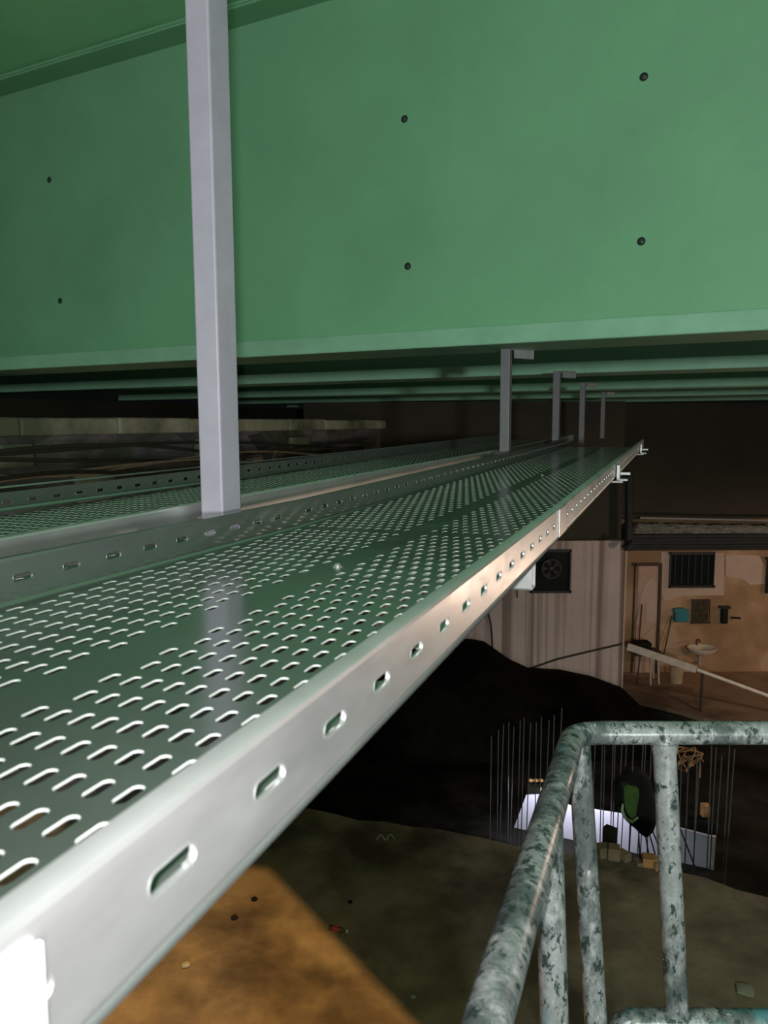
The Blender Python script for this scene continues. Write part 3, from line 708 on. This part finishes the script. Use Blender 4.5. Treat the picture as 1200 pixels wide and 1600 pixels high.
dp = thing('soap_dispenser', 'black dispenser on the yard wall right of the mirror', 'dispenser', on_y(1130, 973, 15.9))
wbox(1124.5, 947, 1135, 973, 16, 0, .12).build('tank', CLOTH, dp, bevel=.02); wbox(1122, 946, 1138, 949, 16, 0, .14).build('lid', BLACK, dp)
mb = MB(); mb.tube([on_y(1143, 965, 15.93), on_y(1157, 966, 15.93)], .022, 8); mb.tube([on_y(1145, 965, 15.93), on_y(1145, 965, 16)], .015, 6); tag(mb.build('towel_hook', CLOTH), 'short black bar on the yard wall beside the black dispenser', 'hook')
sk = thing('sink', 'white wash basin on the yard wall under the mirror', 'sink', on_y(1096, 1056, 15.8))
sc = on_y(1097, 1014, 15.72); mb = MB(); pr = [(.10, -.13), (.22, -.08), (.30, 0), (.315, .03), (.30, .035), (.26, .0), (.12, -.06)]
mb.lathe(pr, sc, (np.array([1, 0, 0]), np.array([0, .8, 0]), Z), 28); mb.build('basin', PORC, sk, smooth=True)
mb = MB(); mb.tube([sc+np.array([-.02, .05, -.1]), sc+np.array([-.02, .05, -.35]), sc+np.array([-.02, .25, -.38])], .03, 8); mb.build('waste_pipe', ZINC, sk, smooth=True)
mb = MB(); mb.tube([sc+np.array([-.03, .2, .02]), sc+np.array([-.03, .2, .15]), sc+np.array([-.03, .08, .17]), sc+np.array([-.03, .05, .13])], .016, 8); mb.build('tap', WOODD, sk, smooth=True)
bk = thing('bucket', 'cream bucket standing under the sloping plank by the sink', 'bucket', on_z(1056, 1067, -5.42))
o = on_z(1056, 1066, -5.42); mb = MB(); mb.lathe([(.125, 0), (.15, .36), (.16, .37), (.145, .37), (.12, .03)], o, None, 24); mb.build('body', CREAM, bk, smooth=True)
mb = MB(); mb.tube([o+np.array([.155*math.cos(a), -.02, .37+.10*math.sin(a)]) for a in np.linspace(0, PI, 11)], .007, 6); mb.build('handle', ZINC, bk, smooth=True)
tb_ = thing('yard_table', 'small dark table with pale legs standing by the corner of the yard', 'table', on_z(1010, 1070, -5.42))
o = on_z(1010, 1066, -5.42); mb = MB(); mb.box((-.30, -.2, .62), (.28, .3, .66), None, o); mb.build('table_top', WOODD, tb_)
for dx, dy in ((-.26, -.16), (.02, -.18), (.22, -.12), (.24, .25)):
    mb = MB(); mb.tube([o+np.array([dx, dy, 0]), o+np.array([dx*.8, dy, .62])], .017, 8); mb.build('leg', PALEW if dx > 0 else WOODD, tb_)
mb = MB(); mb.box((-.26, -.1, .66), (.05, .18, .87), None, o); tag(mb.build('storage_box', EARTH, bevel=.01), 'dark box set on the small yard table', 'box')
mb = MB(); mb.tube([on_y(1036, 1028, 15.6), on_y(1050, 962, 15.9)], .015, 6); tag(mb.build('broom_stick', WOODD), 'dark stick leaning on the wall beside the teal dispenser', 'stick')
mb = MB(); mb.tube([on_y(998, 1008, 15.7), on_y(1003, 944, 15.9)], .015, 6); tag(mb.build('broom_stick', WOODD), 'dark stick leaning in front of the peach door', 'stick')
# pipe and plank slanting across the yard
a, b, c = on_y(980, 1010, 14.1), on_y(1088, 1046, 13.7), on_y(1230, 1098, 13.2)
pa_ = unit(b-a); pw = unit(np.cross(pa_, [0, 1, 0])); mb = MB(); Lb = np.linalg.norm(b-a)
mb.box((0, -.03, -.07), (Lb, .03, .07), (pa_, np.cross(pw, pa_), pw), a); tag(mb.build('plank', PALEW, bevel=.01), 'pale plank slanting down from the building corner into the yard', 'plank')
mb = MB(); mb.tube([b+pa_*.01, c], .036, 10); tag(mb.build('pole', PORC, smooth=True), 'pale slanting pole continuing the plank out of the picture', 'pole')
mb = MB(); mb.box((b[0]+.1, b[1]-.02, -5.42), (b[0]+.14, b[1]+.02, b[2]-.05)); tag(mb.build('prop', WOODD), 'short dark prop under the slanting pole', 'prop')

# ------------------------------------------------------------------ lift platform with guard rail
dk = at_depth(1000, 1145, 1.245)
pf = thing('work_platform', 'lift platform guard rail of chipped grey-green tube at the lower right', 'platform', np.array([.5, .4, -4.0]))
R0 = .019
def sweep(path, name, parent, r=R0, rad=.06):
    pts = [np.asarray(p, float) for p in path]; out = [pts[0]]
    for i in range(1, len(pts)-1):
        u = unit(pts[i-1]-pts[i]); v = unit(pts[i+1]-pts[i]); q = min(rad, .45*np.linalg.norm(pts[i-1]-pts[i]), .45*np.linalg.norm(pts[i+1]-pts[i]))
        A, B = pts[i]+u*q, pts[i]+v*q
        for k in range(9):
            t = k/8; out.append((1-t)**2*A+2*t*(1-t)*pts[i]+t*t*B)
    out.append(pts[-1])
    fine = []
    for i in range(len(out)-1):
        m = max(1, int(np.linalg.norm(out[i+1]-out[i])/.04))
        for k in range(m): fine.append(out[i]+(out[i+1]-out[i])*k/m)
    fine.append(out[-1]); mb = MB(); mb.tube(fine, r, 24); return mb.build(name, RAIL, parent, smooth=True)
corner = at_depth(896, 1145, 1.245)
nearp = at_depth(764, 1590, .585); dirs = unit(nearp-corner)
farend = at_depth(1700, 1145, 1.245)
sweep([corner+dirs*2.2, corner, farend], 'top_rail', pf, R0, .05)
def bar(x0, y0, d0, x1, y1, d1, name='upright', ext=.85):
    a, b = at_depth(x0, y0, d0), at_depth(x1, y1, d1); e = a+unit(b-a)*1.16
    sweep([a, e], name, pf, R0*.98)
    if x0 < 1000: return
    w = MB(); u = unit(b-a); w.tube([a+u*.012, a+u*.022, a+u*.03], [.0235, .0215, .0195], 20); w.build('weld', RAIL, pf, smooth=True)
bar(904, 1150, 1.25, 931, 1600, 1.25); bar(1037, 1148, 1.245, 1058.5, 1600, 1.245); bar(857, 1283, .985, 866, 1600, .995); bar(1240, 1148, 1.245, 1262, 1600, 1.245)
m1 = at_depth(966, 1800, 1.24); m2 = at_depth(966, 1594, 1.24); m3 = at_depth(1700, 1600, 1.245)
sweep([m1, m2, m3], 'mid_rail', pf, R0, .035)
mb = MB(); dz = -1.66
e1 = corner+dirs*2.2
q = [np.array([corner[0]-.02, corner[1]+.05, dz]), np.array([farend[0], farend[1]+.05, dz]), np.array([farend[0]-.5, -1.0, dz]), np.array([e1[0]-.02, -1.0, dz])]
mb.prism(q, (0, 0, -.08)); mb.build('deck', ROOF, pf)
mb = MB(); mb.box((.1, -.5, -3.9), (.9, .6, dz-.08)); mb.build('mast', ROOF, pf)
mb = MB(); mb.box((-.05, -.8, -4.0), (1.05, .7, -3.75)); mb.build('chassis', ROOF, pf, bevel=.02)

# ------------------------------------------------------------------ lights
def lamp(name, kind, loc, col, energy, size=.05, target=None, spot=None, blend=.5):
    l = bpy.data.lights.new(name, kind); l.color = col; l.energy = energy
    if kind in ('POINT', 'SPOT'): l.shadow_soft_size = size
    if kind == 'SPOT': l.spot_size = math.radians(spot); l.spot_blend = blend
    if kind == 'AREA': l.size = size
    o = bpy.data.objects.new(name, l); C.objects.link(o); o.location = (loc[0], loc[1], loc[2]+CAMZ)
    if target is not None:
        d = Vector(np.asarray(target, float)-np.asarray(loc, float)); o.rotation_euler = d.to_track_quat('-Z', 'Y').to_euler()
    return o
fl = W @ np.array([-.018, .004, 0.0])
lamp('phone_flash', 'SPOT', fl, (1.0, .97, .98), 46, .004, ray(720, 800)*3, 125, 1.0)
# unseen sodium floodlight under the trays, hood shaped to cut the orange ground patch
Lp = np.array([-1.0, 4.0, -1.5])
A_ = np.array([-1.06, 6.44, -4.0]); Bp = np.array([.75, 3.85, -4.0])
quad = [A_, Bp, np.array([-2.6, 2.2, -4.0]), np.array([-5.0, 7.4, -4.0])]
fd = thing('flood_light', 'hooded floodlight hung under the trays', 'floodlight', Lp)
mb = MB(); t = .07
inn = [Lp+(q-Lp)*t for q in quad]; topz = Lp+np.array([0, 0, .05])
ring0 = [Lp+np.array([.04*np.sign((q-Lp)[0]-.9), .04*np.sign((q-Lp)[1]), .03]) for q in quad]
cq = sum(quad)/4; ring0 = [Lp+.05*unit((q-cq)*np.array([1, 1, 0]))+np.array([0, 0, .03]) for q in quad]
mb.add(ring0+inn, [(i, (i+1) % 4, 4+(i+1) % 4, 4+i) for i in range(4)])
hood = mb.build('hood', ROOF, fd)
so = hood.modifiers.new('thick', 'SOLIDIFY'); so.thickness = .002; so.offset = 0
mb = MB(); mb.box((-.06, -.06, .03), (.06, .06, .08), None, Lp); mb.build('lamp_body', ROOF, fd)
mb = MB(); mb.tube([Lp+np.array([0, 0, .08]), Lp+np.array([0, 0, 1.22])], .008, 8); mb.build('hanger_rod', ROOF, fd)
lamp('sodium_flood', 'POINT', Lp, (1.0, .52, .17), 270, .004)
lamp('work_light', 'AREA', (1.35, -7.0, .12), (.97, 1.0, .97), 480, .4, (1.6, 4.4, .9))  # added fill from behind the camera, brightening the girders
# unseen warm lamps right of frame; hoods added to keep the upper wall dark
for k, (x, y) in enumerate([(7.2, 9.5), (15.0, 12.0)]):
    yl = thing('yard_lamp', ['hooded lamp on a pole lighting the streaked wall and the sink', 'hooded lamp on a pole lighting the far end of the yard wall'][k], 'lamp', (x, y, -5.42 if k else -5.6))
    zb_ = -5.42 if (k or False) else -5.6
    mb = MB(); mb.box((x-(.9 if k else .3), y-(.9 if k else .15), -2.2), (x+.9, y+1.3, -2.17)); mb.build('hood', ROOF, yl)
    mb = MB(); mb.tube([np.array([x+.5, y-.5, zb_]), np.array([x+.5, y-.5, -2.2])], .04, 8); mb.build('pole', ROOF, yl)
lamp('yard_lamp', 'POINT', (7.2, 9.5, -2.3), (1.0, .72, .56), 240, .25)
lamp('yard_lamp', 'SPOT', (15.0, 12.0, -2.3), (1.0, .62, .42), 620, .12, (14.5, 16, -3.6), 150, .5)  # added to brighten the wall mirrored in the tray side
# unseen strip light added in the pit to brighten the board
wl_ = P(L*.30, .95, sgn*.38)
pl_ = lamp('pit_lamp', 'AREA', wl_, (.86, .86, 1.0), 20, .1, P(L*.30, .2, 0))
pl_.data.shape = 'RECTANGLE'; pl_.data.size = L*.5; pl_.data.size_y = .06
zax = Vector(np.asarray(wl_-P(L*.30, .2, 0), float)).normalized(); xax = Vector(bd.tolist()); yax = zax.cross(xax).normalized(); xax = yax.cross(zax)
pl_.rotation_euler = Matrix((xax, yax, zax)).transposed().to_euler()
wd = bpy.data.worlds.new('night'); bpy.context.scene.world = wd; wd.use_nodes = True
wd.node_tree.nodes['Background'].inputs['Color'].default_value = (.6, .75, .7, 1); wd.node_tree.nodes['Background'].inputs['Strength'].default_value = .004
vs_ = bpy.context.scene.view_settings
vs_.view_transform = 'Standard'; vs_.look = 'None'; vs_.exposure = 0; vs_.gamma = 1; vs_.use_curve_mapping = False
